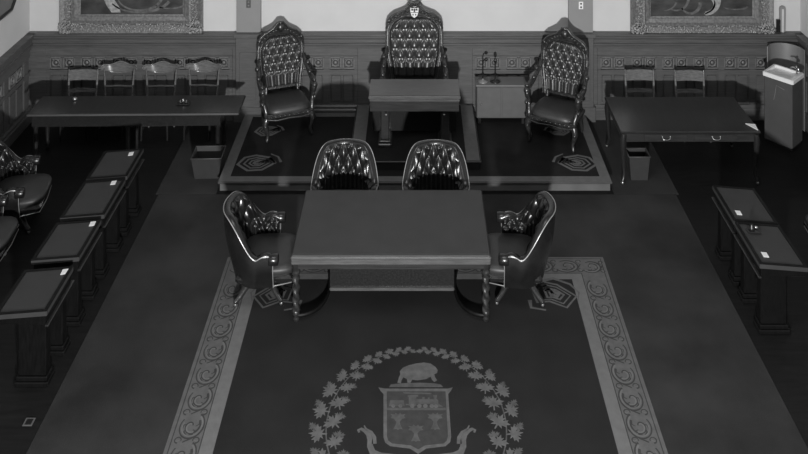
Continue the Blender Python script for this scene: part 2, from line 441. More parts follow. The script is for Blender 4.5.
for sg in (-1, 1):
    f_ = lambda x_: x_ if sg < 0 else 786 - x_
    pts = [Q(f_(x_), y_) for x_, y_ in [(200, 346), (196, 338), (206, 334), (218, 340), (230, 352), (236, 370), (236, 392), (244, 412), (268, 424), (310, 430), (350, 436), (393, 440)]]
    rib += ribbon(pts, .02, .085)
    pts = [Q(f_(x_), y_) for x_, y_ in [(216, 322), (222, 334), (240, 344), (250, 362), (250, 384)]]
    rib += ribbon(pts, .01, .045)
mb = MB(); strips(mb, rib, .0066); mb.build('motto_ribbon', M['motif'], rug, label='pale curling ribbon under the shield')
# corner devices of the rug
def outline(pts, w):
    return ribbon(pts + [pts[0], pts[1]], w, w)
for cx, cy, sx in ((1.60, 9.84, 1), (-1.60, 9.84, -1)):
    mb = MB()
    for k, w in ((1, .028), (.72, .02), (.42, .03), (.18, .05)):
        strips(mb, outline([(cx + sx * k * a_, cy + k * b_) for a_, b_ in [(-.26, .12), (-.10, .20), (.05, .15), (.24, -.04), (.10, -.22), (-.08, -.12), (-.22, -.14)]], w), .0064)
    strips(mb, ribbon([(cx + sx * a_, cy + b_) for a_, b_ in [(-.16, .20), (.02, .26), (.20, .16), (.28, .02), (.24, -.12)]], .05, .01), .0066)
    strips(mb, ribbon([(cx + sx * a_, cy + b_) for a_, b_ in [(-.30, -.10), (-.30, -.22), (-.14, -.26)]], .05, .02), .0066)
    mb.build('corner_device', M['motif'], rug, label='dim lozenge device in a far corner')

# ------------------------------------------------------------------ dais
DF = 11.88
dz, dz2 = .13, .26
dais = thing('dais', 'low carpeted platform with pale banded edge under the three thrones', 'platform', (0, 0, 0))
MB().box(-2.70, 2.70, DF + .02, YW - .10, 0, dz - .03).build('riser', M['riser'], dais)
MB().box(-2.73, 2.73, DF, YW - .10, dz - .03, dz - .004, .008).build('nosing', M['nosing'], dais)
mb = MB().box(-2.72, 2.72, DF + .01, YW - .11, dz - .004, dz)
mb.build('carpet_field', M['fieldd'], dais, label='dark carpet field')
bb = [[(-2.72, DF + .01), (2.72, DF + .01), (2.72, DF + .14), (-2.72, DF + .14)],
      [(-2.72, DF + .14), (-2.58, DF + .14), (-2.58, YW - .12), (-2.72, YW - .12)],
      [(2.58, DF + .14), (2.72, DF + .14), (2.72, YW - .12), (2.58, YW - .12)],
      [(-2.58, YW - .24), (-.95, YW - .24), (-.95, YW - .12), (-2.58, YW - .12)],
      [(.95, YW - .24), (2.58, YW - .24), (2.58, YW - .12), (.95, YW - .12)]]
flat(bb, dz, 'edge_band', M['bordl'], dais, 'pale band round the edge', th=.002)
for (px, py, sx, k0) in ((257, 163, -1, 1), (577, 163, 1, 1), (268, 131, -1, .7), (558, 131, 1, .6)):
    c = P(px, py, dz); mb = MB()
    for k, w in ((1, .045), (.68, .03), (.40, .03), (.16, .05)):
        strips(mb, outline([(c.x + sx * k0 * k * a_, c.y + k0 * k * b_) for a_, b_ in [(-.26, .0), (-.16, .14), (.05, .20), (.20, .14), (.27, -.04), (.10, -.20), (-.10, -.18)]], w), dz + .003)
    strips(mb, ribbon([(c.x + sx * k0 * a_, c.y + k0 * b_) for a_, b_ in [(-.34, .02), (-.28, .16), (-.16, .24)]], .04, .02), dz + .003)
    mb.build('woven_device', M['bordl'], dais, label='pale woven lozenge on the dark carpet')
D2 = F / ((161 - VY) / (H - dz2))
up = thing('throne_platform', 'small raised dark step on the dais carrying the tallest throne', 'platform', (0, 0, .0035))
st = MB(); st.box(-.92, .92, D2 + .01, YW - .12, dz, dz2 - .03); st.build('step', M['dwood'], up)
MB().box(-.94, .94, D2 - .01, YW - .12, dz2 - .03, dz2 - .004, .008).build('nosing', M['nosing'], up)
MB().box(-.93, .93, D2, YW - .13, dz2 - .004, dz2).build('carpet_field', M['fieldd'], up)
for sx in (-1, 1):
    flat([[(sx * .825 - .095, D2 + .005), (sx * .825 + .095, D2 + .005), (sx * .825 + .095, YW - .14), (sx * .825 - .095, YW - .14)]], dz2, 'side_band', M['bordl'], up, 'pale side band', th=.002)

# ------------------------------------------------------------------ tub chairs
def make_tub(label, group, loc, rz):
    t = thing('tub_chair', label, 'chair', loc, rz, group)
    A, B = .385, .30
    def plan(u, off):          # u -1..1 along the horseshoe; off outward
        # first 18% and last 18%: straight arms
        q = abs(u); sg = 1 if u > 0 else -1
        if q > .74:
            k = (q - .74) / .26
            return (sg * (A + off - .02 * k), -.0 - k * .17)
        ph = q / .74 * PI / 2
        return (sg * (A + off) * math.sin(ph), (B + off) * math.cos(ph))
    def rim(u):
        q = abs(u)
        if q > .74:
            k = (q - .74) / .26
            return .60 + .03 * math.sin(PI * k) + .015 * k
        ph = q / .74 * PI / 2
        return .60 + .385 * sst(1.15 * max(0, math.cos(ph)))
    def lean(u, z):
        q = abs(u); c = max(0, math.cos(min(q / .74, 1) * PI / 2))
        return (z - .30) * .13 * c, (z - .30) * .05
    def outer(u, v):
        u = u * 2 - 1; zr = rim(u); z = lerp(.27, zr, v)
        x, y = plan(u, .035 + (.02 * math.sin(v * PI)))
        dy, dx = lean(u, z)
        taper = lerp(.90, 1, sst(v * 1.3))
        return (x * (taper + dx), y * taper + dy if y > 0 else y, z)
    def inner(u, v):
        u = u * 2 - 1; zr = rim(u); z = lerp(.42, zr, v)
        p = u * 11; q = v * 3.9
        if v > .38:
            h = (abs(math.sin(PI * (p + q) * .5 + PI / 4)) * abs(math.sin(PI * (p - q) * .5 + PI / 4))) ** .55
        else:
            h = abs(math.sin(PI * p + PI / 2)) ** .6 * .8
        edge = sst(min(v / .05, (1 - v) / .06, (1 - abs(u)) / .03))
        x, y = plan(u, -.035 - .05 * h * edge)
        dy, dx = lean(u, z)
        return (x * (.97 + dx), y * .95 + dy if y > 0 else y, z)
    def roll(u, w):            # padded rim from inner top to outer top
        a = Vector(inner(u, 1)); b = Vector(outer(u, 1)); m = (a + b) / 2; an = PI * w
        d = (b - a) / 2
        return m - d * math.cos(an) + Vector((0, 0, .028 * math.sin(an)))
    MB().grid(outer, 72, 10).build('shell', M['leather'], t)
    mb = MB().grid(inner, 220, 40)
    mb.grid(lambda u, v: roll(u, v), 90, 8)
    # front faces of the arms
    for e in (0, 1):
        prof = [inner(e, k / 8) for k in range(9)] + [roll(e, k / 6) for k in range(1, 6)] + [outer(e, 1 - k / 8) for k in range(9)]
        mb.add(prof, [tuple(range(len(prof)))])
        sx = -1 if e == 0 else 1
        mtx = Matrix.Translation((sx * .385, -.17, .595)) @ Matrix.Rotation(PI / 2, 4, 'X')
        mb.lathe([(.02, -.045), (.055, -.04), (.062, -.02), (.062, .06), (.05, .07), (.02, .074)], n=16, mtx=mtx)
    mb.build('tufted_lining', M['leather'], t)
    # nailed trim along the top edge, down the arm fronts and round the bottom
    tr = MB()
    tr.tube([Vector(outer(k / 80, 1)) + Vector((0, 0, .012)) for k in range(81)], .0055, 6)
    for e in (0, 1):
        tr.tube([Vector(outer(e, 1 - k / 8)) + Vector((0, -.008, 0)) for k in range(9)], .005, 6)
    sx0 = outer(0, 0); sx1 = outer(1, 0)
    tr.tube([(sx0[0], -.18, .285), (-.30, -.40, .285), (0, -.42, .285), (.30, -.40, .285), (sx1[0], -.18, .285)], .006, 6)
    tr.build('nail_trim', M['trim'], t, label='bright nailed edge')
    def cush(u, v):
        a = u * 2 * PI; r = [.0, .5, .85, .97, 1.0, .98, .9][min(6, int(v * 6 + .01))]
        ex = .335; ey = .36
        c_, s_ = math.cos(a), math.sin(a)
        k = (abs(c_) ** 4 + abs(s_) ** 4) ** -.25
        zz = [.485, .482, .468, .445, .42, .38, .34][min(6, int(v * 6 + .01))]
        return (r * ex * c_ * k, -.10 + r * ey * s_ * k * (.96), zz)
    MB().grid(cush, 32, 6, cu=True).build('seat_cushion', M['seatg'], t, label='smooth worn seat cushion')
    fr = MB().box(-.33, .33, -.41, .25, .28, .37, .03); fr.build('seat_frame', M['leather'], t)
    b = MB().lathe([(.09, .10), (.05, .13), (.035, .18), (.05, .22), (.12, .26), (.14, .278)], n=16); b.build('pedestal', M['dwood'], t)
    for k in range(4):
        a = PI / 4 + k * PI / 2
        c_, s_ = math.cos(a), math.sin(a)
        lg = MB().tube([(c_ * r, s_ * r, z) for r, z in [(.02, .155), (.12, .175), (.22, .14), (.30, .075), (.355, .05), (.375, .048)]], [.035, .04, .034, .028, .027, .02], 8, sq=(1, 1.1))
        leg = lg.build('leg', M['carved'], t)
        MB().ball((c_ * .36, s_ * .36, .022), (.02, .02, .022)).build('castor', M['brass'], leg, label='small bright castor')
    return t
G1 = 'tufted leather tub chairs round the central table'
tub = make_tub('black tufted leather tub chair at the left end of the central table', G1, (-1.77, 9.90, .0175), PI / 2 + .05)
dup(tub, (1.19, 9.90, .0175), -PI / 2 - .06, 'black tufted leather tub chair at the right end of the central table')
dup(tub, (-.895, 10.92, .0085), .02, 'black tufted tub chair behind the central table, the left one of the two')
dup(tub, (.265, 10.90, .0085), -.03, 'black tufted tub chair behind the central table, the right one of the two')
G2 = 'tub chairs behind the side desks'
dup(tub, (-5.22, 11.17, 0), PI / 2 + .17, 'dark tub chair by the left wall behind the two farthest desks', G2)
dup(tub, (-5.25, 10.25, 0), PI / 2 + .1, 'dark tub chair at the left edge, nearer than the other chair by that wall', G2)
dup(tub, (5.22, 10.35, 0), -PI / 2, 'dark tub chair at the right edge behind the right desks', G2)

# ------------------------------------------------------------------ thrones
def make_throne(label, loc, rz, W=.74, HT=1.58, crest=False, group=None):
    t = thing('throne_chair', label, 'chair', loc, rz, group)
    sw = W / 2; z0, z1 = .56, HT - .20
    yb = lambda z: .22 + (z - .45) * .20
    def hw(v):      # half width of the upholstered back
        return (sw - .055) * (.84 + .18 * sst(v / .55)) * (1 if v < .72 else math.sqrt(max(0.0, 1 - ((v - .72) / .30) ** 2)) * 1.0)
    def tuft(u, v):
        x = (u * 2 - 1); z = lerp(z0, z1, v)
        w = max(hw(v), .02)
        p = x * 2.6; q = v * 6.2
        if v > .24:
            dm = abs(math.sin(PI * (p + q * .5))) * abs(math.sin(PI * (p - q * .5)))
            ver = abs(math.sin(PI * (p + (.5 if int(q) % 2 else 0)))) ** .7 * math.sin(PI * (q % 1)) ** .2
            h = .55 * dm ** .5 + .45 * ver
        else: h = abs(math.sin(PI * p)) ** .6 * .85
        e = sst(min((1 - abs(x)) / .10, v / .04, (1 - v) / .05))
        return (x * w, yb(z) - .02 - (.05 * h + .02) * e, z)
    MB().grid(tuft, 90, 100).build('tufted_back', M['leath2'], t)
    N = 40
    def edge(off, dyy=0.0):
        pts = []
        for k in range(N + 1):
            v = k / N; z = lerp(z0 - .05, z1, v); pts.append((-(hw(v) + off), yb(z) + dyy, z + off * sst((v - .6) / .4)))
        r = [(-x, y, z) for x, y, z in reversed(pts[:-1])]
        return pts + r
    fr = MB()
    fr.tube(edge(.026), .030, 10, sq=(1, .8)); fr.tube(edge(.002, -.026), .009, 6); fr.tube(edge(.050, -.02), .009, 6)
    # backboard
    bp = [(x, z) for x, y, z in edge(.05)]
    bb = MB(); bb.add([(x, y + .02, z) for x, y, z in edge(.05)] + [(x, y + .045, z) for x, y, z in edge(.05)],
                      [tuple(range(2 * N + 1)), tuple(range(4 * N + 1, 2 * N, -1))] + [(i, 2 * N + 1 + i, 2 * N + 2 + i, i + 1) for i in range(2 * N)])
    bb.build('backboard', M['carved'], t)
    fr.build('back_frame', M['carved'], t)
    # carved crest rail
    cr = MB(); top = HT
    yc = yb(z1) - .02
    prof = [(-sw * .97, top - .46), (-sw * .99, top - .38), (-sw * .96, top - .30), (-sw * .86, top - .22), (-sw * .70, top - .165), (-sw * .52, top - .135), (-sw * .34, top - .10), (-sw * .18, top - .035), (-.05, top - .008), (0, top)]
    full = prof + [(-x, z) for x, z in reversed(prof[:-1])]
    low = [(sw * .84, top - .46), (sw * .80, top - .36), (sw * .66, top - .265), (sw * .44, top - .205), (sw * .22, top - .185), (-sw * .22, top - .185), (-sw * .44, top - .205), (-sw * .66, top - .265), (-sw * .80, top - .36), (-sw * .84, top - .46)]
    cr.prism(full + low, yc - .035, yc + .035, 'xz')
    for pl, rr in ((full, .017),):
        cr.tube([(x, yc - .035, z) for x, z in pl], rr, 6)
    for sg in (-1, 1):
        for k in range(6):
            q = k / 5; cr.ball((sg * lerp(.07, sw * .80, q), yc - .045, lerp(top - .12, top - .27, q ** 1.6)), (.030, .022, .018))
        cr.ball((sg * sw * .90, yc - .02, top - .27), (.035, .04, .04))
        cr.ball((sg * sw * .94, yc - .01, top - .42), (.03, .04, .06))
    cr.ball((0, yc - .05, top - .09), (.055, .035, .07)); cr.ball((0, yc - .03, top - .01), (.035, .03, .03))
    cr.build('crest_rail', M['carved'], t)
    if crest:
        sd = MB(); cz = top - .105
        shp = [(-.066, .065), (-.035, .054), (0, .068), (.035, .054), (.066, .065), (.063, .0), (.044, -.06), (0, -.095), (-.044, -.06), (-.063, .0)]
        sd.prism([(x, cz + z) for x, z in shp], yc - .10, yc - .06, 'xz')
        cst = sd.build('crest_shield', M['white'], t, label='small white painted shield')
        mk = MB()
        for a_, b_, c_, d_ in [(-.05, -.018, .022, .05), (.018, .05, .022, .05), (-.012, .012, .0, .055), (-.055, .055, -.012, -.003), (-.03, -.012, -.055, -.03), (.012, .03, -.055, -.03)]:
            mk.box(a_, b_, yc - .103, yc - .10, cz + c_, cz + d_)
        mk.build('shield_marks', M['black'], cst)
        cw = MB()
        cw.tube([(-.075, yc - .07, cz + .09), (0, yc - .09, cz + .082), (.075, yc - .07, cz + .09)], .012, 6)
        for k in range(5): cw.ball((-.07 + k * .035, yc - .075, cz + .115 + (.012 if k == 2 else 0)), (.014, .014, .02))
        cw.tube([(-.085, yc - .06, cz + .08), (-.11, yc - .05, cz + .12), (-.07, yc - .05, cz + .155), (0, yc - .05, cz + .165), (.07, yc - .05, cz + .155), (.11, yc - .05, cz + .12), (.085, yc - .06, cz + .08)], .018, 7)
        cw.build('crown_carving', M['carved'], t)
    # seat
    def seat(u, v):
        a = u * 2 * PI; k = (abs(math.cos(a)) ** 5 + abs(math.sin(a)) ** 5) ** -.2
        r, z = [(0, .50), (.45, .497), (.8, .485), (.95, .465), (1, .43), (1, .39)][min(5, round(v * 5))]
        yy = math.sin(a) * k * .31 * r
        wd = (sw - .03) * (1.0 - .10 * max(0, yy) / .31)
        return (math.cos(a) * k * wd * r, -.05 + yy, z)
    MB().grid(seat, 36, 5, cu=True).build('seat_cushion', M['seat'], t, label='smooth dark leather seat')
    sf = MB().box(-sw + .01, sw - .01, -.365, .24, .33, .405, .02)
    sf.tube([(-sw + .02, -.37, .345), (-sw * .5, -.385, .325), (0, -.39, .34), (sw * .5, -.385, .325), (sw - .02, -.37, .345)], .014, 6)
    for k in range(9): sf.ball((-sw + .09 + k * (W - .18) / 8, -.372, .372), (.02, .014, .016))
    sf.build('seat_rail', M['carved'], t)
    tr = MB().tube([(-sw + .03, -.365, .41), (0, -.372, .41), (sw - .03, -.365, .41)], .006, 6); tr.build('nail_trim', M['carved'], t)
    for sg in (-1, 1):
        ar = MB()
        ar.tube([(sg * (sw - .02), yb(.95), .98), (sg * (sw + .01), .16, .86), (sg * (sw + .03), .02, .77), (sg * (sw + .035), -.14, .745), (sg * (sw + .03), -.25, .745), (sg * (sw + .025), -.30, .71), (sg * (sw + .02), -.295, .66), (sg * (sw + .01), -.26, .60), (sg * sw, -.28, .52), (sg * (sw - .02), -.33, .44), (sg * (sw - .02), -.33, .38)], [.03, .034, .034, .036, .042, .044, .036, .03, .032, .036, .036], 8)
        for q in ((-.29, .735, .05), (-.275, .655, .036), (-.27, .80, .034), (.04, .80, .035), (.16, .90, .04), (-.30, .56, .032)):
            ar.ball((sg * (sw + .03), q[0], q[1]), (q[2], q[2] * 1.1, q[2]))
        arm = ar.build('arm', M['carved'], t)
        MB().ball((sg * (sw + .032), -.10, .785), (.04, .16, .026)).build('arm_pad', M['leath2'], arm)
        MB().tube([(sg * (sw - .03), -.32, .34), (sg * (sw - .0), -.35, .27), (sg * (sw - .02), -.345, .18), (sg * (sw - .045), -.33, .10), (sg * (sw - .03), -.35, .045), (sg * (sw - .025), -.36, .02)], [.05, .046, .032, .024, .026, .020], 10).ball((sg * (sw - .005), -.365, .25), .03).ball((sg * (sw - .028), -.355, .025), (.022, .022, .025)).build('leg', M['carved'], t)
        MB().tube([(sg * (sw - .09), .19, .36), (sg * (sw - .085), .22, .22), (sg * (sw - .08), .29, .03), (sg * (sw - .08), .295, .0)], [.035, .03, .024, .022], 8).build('leg', M['carved'], t)
        MB().tube([(sg * (sw - .11), .20, .36), (sg * (sw - .13), yb(.6) + .01, .6)], .03, 8).build('back_post', M['carved'], t)
    return t
make_throne('carved high-backed armchair with tufted leather back, left end of the dais', (-2.02, 13.35, dz + .006), math.radians(20), W=.74, HT=1.52, group='carved thrones flanking the centre')
make_throne('carved high-backed armchair with tufted leather back, right end of the dais', (2.18, 13.10, dz + .006), math.radians(-27), W=.74, HT=1.52, group='carved thrones flanking the centre')
make_throne('tallest carved throne with white shield on its crest, behind the lectern desk', (-.01, 13.37, dz2 + .009), 0, W=.90, HT=1.65, crest=True)

# ------------------------------------------------------------------ main table
TC = -.262
mt = thing('central_table', 'large leather-topped table with twisted legs in the middle of the room', 'table', (TC, 9.975, .0145))
w2, yn, yf = 1.085, -.615, .63
MB().box(-w2, w2, yn, yf, .715, .75, .012).build('tabletop', M['ttop'], mt)
MB().box(-w2 + .03, w2 - .03, yn + .03, yf - .03, .750, .752).build('leather_inset', M['ttop'], mt)
mb = MB()
for a, b, c, d in [(-w2, w2, yn - .012, yn + .02)]:
    mb.box(a, b, c, d, .655, .715, .008); mb.box(a - .005, b + .005, c - .015, d, .717, .747, .010)
mb.build('front_moulding', M['mold'], mt, label='glossy light front edge')
mb = MB()
mb.box(-w2 + .03, w2 - .03, yn + .02, yn + .05, .59, .715); mb.box(-w2 + .03, w2 - .03, yf - .05, yf - .02, .59, .715)
mb.box(-w2 + .02, -w2 + .05, yn + .03, yf - .03, .59, .715); mb.box(w2 - .05, w2 - .02, yn + .03, yf - .03, .59, .715)
mb.build('apron', M['twood'], mt)
mb = MB().box(-.71, .71, -.17, -.13, .10, .715, .005); pn = mb.build('centre_panel', M['dwood'], mt)
MB().box(-.71, .71, -.20, -.11, .07, .105, .010).build('rail', M['mold'], pn, label='polished bottom rail')
for sx in (-1, 1):
    for sy, ye in ((-1, yn + .06), (1, yf - .06)):
        MB().tube([(sx * lerp(.72, 1.02, 1 - math.cos(k / 12 * PI / 2)), -.155 + (ye + .155) * math.sin(k / 12 * PI / 2), .055) for k in range(13)], .020, 8, sq=(.8, 1.2)).build('curved_stretcher', M['shade_wood'], mt)
    for yy in (yn + .06, yf - .06):
        x = sx * (w2 - .045)
        prof = [(.022, 0), (.032, .015), (.034, .04), (.022, .06), (.038, .075), (.038, .10)]
        n = 44
        for k in range(n + 1): prof.append((.036, .11 + k * .37 / n))
        prof += [(.026, .50), (.044, .52), (.044, .55), (.03, .57), (.05, .585), (.05, .715)]
        lg = MB().lathe(prof, (x, yy, 0), 16, twist=(.24, 52, .105, .485))
        lg.build('twisted_leg', M['carved'], mt)

# ------------------------------------------------------------------ lectern desk before the centre throne
ld = thing('lectern_desk', 'broad reading desk with pale glossy front edge before the tallest throne', 'desk', (0, 12.72, dz2 + .006))
s1 = 69.0
x0, x1 = (369 - VX) / s1, (460 - VX) / s1
yn, yf = -.26, .24
mb = MB(); mb.prism([(yn, .765), (yf, .765), (yf, .80), (yn, .78)], x0, x1, 'yz'); mb.build('desk_top', M['desktop'], ld)
MB().box(x0 - .01, x1 + .01, yn - .02, yn + .01, .735, .783, .010).box(x0 + .005, x1 - .005, yn - .01, yn + .012, .70, .737, .006).build('front_moulding', M['mold'], ld, label='glossy pale moulding')
MB().box(x0 + .012, x1 - .012, yn + .005, yf - .01, .55, .765, .006).build('case', M['twood'], ld)
for sx in (-1, 1):
    MB().box(sx * .44 - .10, sx * .44 + .10, -.20, .16, 0, .05, .012).box(sx * .44 - .085, sx * .44 + .085, -.18, .14, .05, .085, .01).box(sx * .44 - .06, sx * .44 + .06, -.14, .11, .08, .55, .012).build('pedestal', M['twood'], ld)
    MB().ball((sx * .42, yn - .01, .515), (.018, .014, .012)).build('knob', M['brass'], ld, label='small bright knob')
MB().box(x0 + .03, x1 - .03, .17, .20, .06, .56).build('modesty_panel', M['dwood'], ld)

# ------------------------------------------------------------------ cabinet with two desk microphones
cb = thing('side_cabinet', 'low grey cabinet against the wainscot beside the right throne', 'cabinet', (1.35, 13.58, dz + .003))
MB().box(-.385, .385, -.13, .15, .10, .60, .008).build('body', M['cabin'], cb)
MB().box(-.40, .40, -.15, .16, .60, .625, .006).build('cabinet_top', M['grey'], cb)
for sx in (-1, 1):
    MB().box(sx * .192 - .18, sx * .192 + .18, -.138, -.13, .12, .585, .003).build('door', M['cabin'], cb)
    MB().box(sx * .34 - .02, sx * .34 + .02, -.11, -.07, .003, .10).build('leg', M['dwood'], cb)
    MB().box(sx * .34 - .02, sx * .34 + .02, .09, .13, .003, .10).build('leg', M['dwood'], cb)
MB().ball((-.32, -.148, .33), .012).build('knob', M['brass'], cb, label='small bright knob')
def mic(x, lab, hook, bm):
    t = thing('desk_microphone', lab, 'microphone', (x, 13.56, dz + .628), 0, 'stemmed stands on the side cabinet')
    MB().lathe([(.08, 0), (.085, .008), (.07, .02), (.02, .03), (.012, .05)], n=20).build('base', bm, t)
    MB().tube([(0, 0, .04), (0, 0, .30)] + ([(.01, -.01, .34), (.04, -.02, .365)] if hook else [(0, 0, .32)]), .010, 8).build('stem', M['black'], t)
    MB().ball((.05 if hook else 0, -.025 if hook else 0, .36 if hook else .33), (.026, .026, .03 if hook else .045)).build('head', M['black'], t)
mic(1.07, 'slender stand with bent head and pale round base on the grey cabinet', True, M['guard'])
mic(1.265, 'slender dark stand with straight head and dark base on the grey cabinet', False, M['black'])

# ------------------------------------------------------------------ plain long tables
def cab_leg(x, y, h, m, parent, sx, sy):
    l = MB().tube([(x, y, h), (x + sx * .012, y + sy * .012, h - .10), (x + sx * .005, y + sy * .005, h * .55), (x - sx * .01, y - sy * .01, .14), (x + sx * .01, y + sy * .01, .07), (x + sx * .02, y + sy * .02, .04)], [.045, .046, .030, .022, .026, .022], 10).build('leg', m, parent)
    MB().ball((x + sx * .02, y + sy * .02, .025), (.022, .022, .025)).build('castor', M['brass'], l, label='bright castor')
    MB().ball((x + sx * .012, y + sy * .03, h - .07), (.022, .022, .02)).build('knee_mount', M['brass'], l, label='bright knee mount')
rt = thing('drawer_table', 'dark plain table with two drawers near the right throne', 'table', (3.87, 12.53, .009))
MB().box(-1.00, .96, -.53, .51, .72, .755, .010).build('tabletop', M['dwood'], rt)
mb = MB(); mb.box(-.95, .90, -.50, -.47, .60, .72); mb.box(-.95, .90, .46, .49, .60, .72); mb.box(-.96, -.93, -.48, .47, .60, .72); mb.box(.86, .89, -.48, .47, .60, .72)
mb.build('apron', M['twood'], rt)
for cx in (-.36, .34):
    d = MB().box(cx - .30, cx + .30, -.512, -.497, .61, .71, .003).build('drawer', M['twood'], rt)
    MB().tube([(cx - .055, -.515, .675), (cx - .05, -.535, .655), (cx - .02, -.54, .645), (cx + .02, -.54, .645), (cx + .05, -.535, .655), (cx + .055, -.515, .675)], .006, 6).ball((cx - .055, -.516, .678), .011).ball((cx + .055, -.516, .678), .011).build('handle', M['brass'], d, label='bright bail handle')
for sx in (-1, 1):
    for sy in (-1, 1): cab_leg(sx * .925 - .02, sy * .475, .70, M['dwood'], rt, sx, sy)
pp = MB().prism([(-.06, .08), (.07, .06), (.045, -.11)], 0, .006, 'xy').build('paper_sheet', M['paper'], loc=(4.755, 12.14, .7655))
tag(pp, 'folded triangular white paper on the right corner of the drawer table', 'paper')

lt = thing('long_table', 'long dark table along the back wall at the left, before four chairs', 'table', (-4.10, 12.80, .0085), math.radians(.8))
MB().box(-1.55, 1.53, -.29, .27, .725, .76, .010).build('tabletop', M['dwood'], lt)
MB().box(-1.545, 1.525, -.30, -.285, .728, .757, .005).build('front_moulding', M['oakh'], lt, label='lighter front edge')
mb = MB(); mb.box(-1.48, 1.25, -.26, -.235, .56, .725); mb.box(-1.48, 1.25, .21, .235, .60, .725); mb.box(-1.49, -1.46, -.25, .22, .56, .725); mb.box(1.22, 1.25, -.25, .22, .56, .725)
mb.build('apron', M['dwood'], lt)
for x in (-1.44, -.1, 1.21):
    for y in (-.22, .19):
        MB().lathe([(.02, 0), (.03, .02), (.024, .05), (.034, .10), (.024, .14), (.036, .40), (.028, .50), (.04, .53), (.04, .70)], (x, y, 0), 14).build('leg', M['dwood'], lt)
ink = thing('inkstand', 'small dark inkstand on the long table at the left', 'inkstand', (-3.45, 12.80, .7695))
MB().box(-.10, .10, -.05, .05, 0, .02, .005).build('tray', M['black'], ink)
for sx in (-1, 1): MB().lathe([(.025, .018), (.03, .03), (.03, .05), (.012, .06), (.014, .07)], (sx * .045, 0, 0), 12).build('ink_pot', M['dwood'], ink)
MB().ball((0, 0, .05), (.018, .018, .03)).build('finial', M['brass'], ink)
bl = MB().lathe([(.02, 0), (.032, .01), (.034, .03), (.02, .04), (.006, .045)], n=14).build('desk_bell', M['brass'], loc=(-5.11, 12.92, .7695)); tag(bl, 'small round bright bell near the left end of the long table', 'bell')

# ------------------------------------------------------------------ small wooden chairs
def chair_base(t, m, dark=False, W=.44):
    w = W / 2; lm = M['dwood'] if dark else m
    s = MB().grid(lambda u, v: (lambda a, r: (r * math.cos(a) * w * (abs(math.cos(a)) ** 5 + abs(math.sin(a)) ** 5) ** -.2, r * math.sin(a) * .21 * (abs(math.cos(a)) ** 5 + abs(math.sin(a)) ** 5) ** -.2, .455 - (.0 if v < .9 else .03) - .008 * (1 - r)))(u * 2 * PI, [0, .5, .95, 1, .98][round(v * 4)]), 28, 4, cu=True)
    s.build('seat', m, t)
    for sx in (-1, 1):
        MB().tube([(sx * (w - .04), -.17, .44), (sx * (w - .025), -.19, .2), (sx * (w - .02), -.195, 0)], [.02, .019, .014], 8).build('leg', lm, t)
        MB().tube([(sx * (w - .04), -.185, .17), (sx * (w - .035), .20, .17)], .009, 6).build('stretcher', lm, t)
    MB().tube([(-w + .04, -.19, .23), (w - .04, -.19, .23)], .010, 6).build('stretcher', m, t)
def slat_chair(lab, loc, rz, grp, dark=False):
    t = thing('slat_back_chair', lab, 'chair', loc, rz, grp); m = M['chairw']
    chair_base(t, m, dark)
    for sx in (-1, 1):
        MB().tube([(sx * .205, .235, 0), (sx * .21, .19, .25), (sx * .215, .185, .46), (sx * .222, .22, .70), (sx * .226, .245, .905)], [.015, .018, .019, .017, .014], 8).build('back_post', m, t)
    def panel(z0, z1, th=.018):
        f = lambda u, v: (lerp(-.21, .21, u), .20 + (z1 - .5) * .10 + .030 * math.sin(PI * u), lerp(z0, z1, v) + .0 * u)
        g = MB(); g.grid(f, 12, 2); g.grid(lambda u, v: (f(u, v)[0], f(u, v)[1] + th, f(u, v)[2]), 12, 2)
        g.grid(lambda u, v: (f(u, 1)[0], f(u, 1)[1] + th * v, z1), 12, 1); g.grid(lambda u, v: (f(u, 0)[0], f(u, 0)[1] + th * v, z0), 12, 1)
        return g
    panel(.73, .895).build('top_slat', m, t); panel(.55, .605).build('lower_slat', m, t)
    return t
def bent_chair(lab, loc, rz, grp):
    t = thing('curved_back_chair', lab, 'chair', loc, rz, grp); m = M['chairw2']
    chair_base(t, m, True)
    for sx in (-1, 1):
        MB().tube([(sx * .20, .225, 0), (sx * .205, .19, .25), (sx * .21, .185, .46), (sx * .225, .215, .76), (sx * .240, .215, .93)], [.015, .018, .019, .016, .014], 8).build('back_post', m, t)
    def top(u): return .985 + .02 * math.cos((u - .5) * 4 * PI) - .05 * (abs(u - .5) * 2) ** 6
    def bot(u): return .868 - .035 * math.cos((u - .5) * 2 * PI) * 1.0 + .03 * (abs(u - .5) * 2) ** 4
    def f(u, v, th=0):
        a = (u - .5) * 2.0
        return ((.30 + th) * math.sin(a) / math.sin(1.0) * .92, .19 + (.19 + th) * (math.cos(a) - .54) / .46 * .45 + .02 * v, lerp(bot(u), top(u), v))
    g = MB(); g.grid(lambda u, v: f(u, v), 28, 6); g.grid(lambda u, v: f(u, v, .02), 28, 6)
    g.tube([f(k / 28, 1, .01) for k in range(29)], .014, 6); g.tube([f(k / 28, 0, .01) for k in range(29)], .011, 6)
    g.build('crest_rail', m, t)
    MB().tube([(-.22, .205, .65), (-.1, .22, .645), (0, .225, .65), (.1, .22, .645), (.22, .205, .65)], .014, 6, sq=(1, 1.6)).build('lower_rail', m, t)
    return t
GW = 'wooden chairs behind the long table'
YC = 13.42
slat_chair('slat-back wooden chair behind the long table, leftmost of its row', ((83.5 - VX) / 63.0, YC, 0), .02, GW, True)
bc = bent_chair('curved-back wooden chair behind the long table, next to the slat-back one', ((119.5 - VX) / 63.0, YC, 0), 0, GW)
dup(bc, ((162 - VX) / 63.0, YC, 0), .03, 'curved-back wooden chair behind the long table, middle of the three curved ones')
dup(bc, ((204 - VX) / 63.0, YC, .0105), -.03, 'curved-back wooden chair behind the long table, nearest the left throne')
G3 = 'slat-back chairs behind the drawer table'
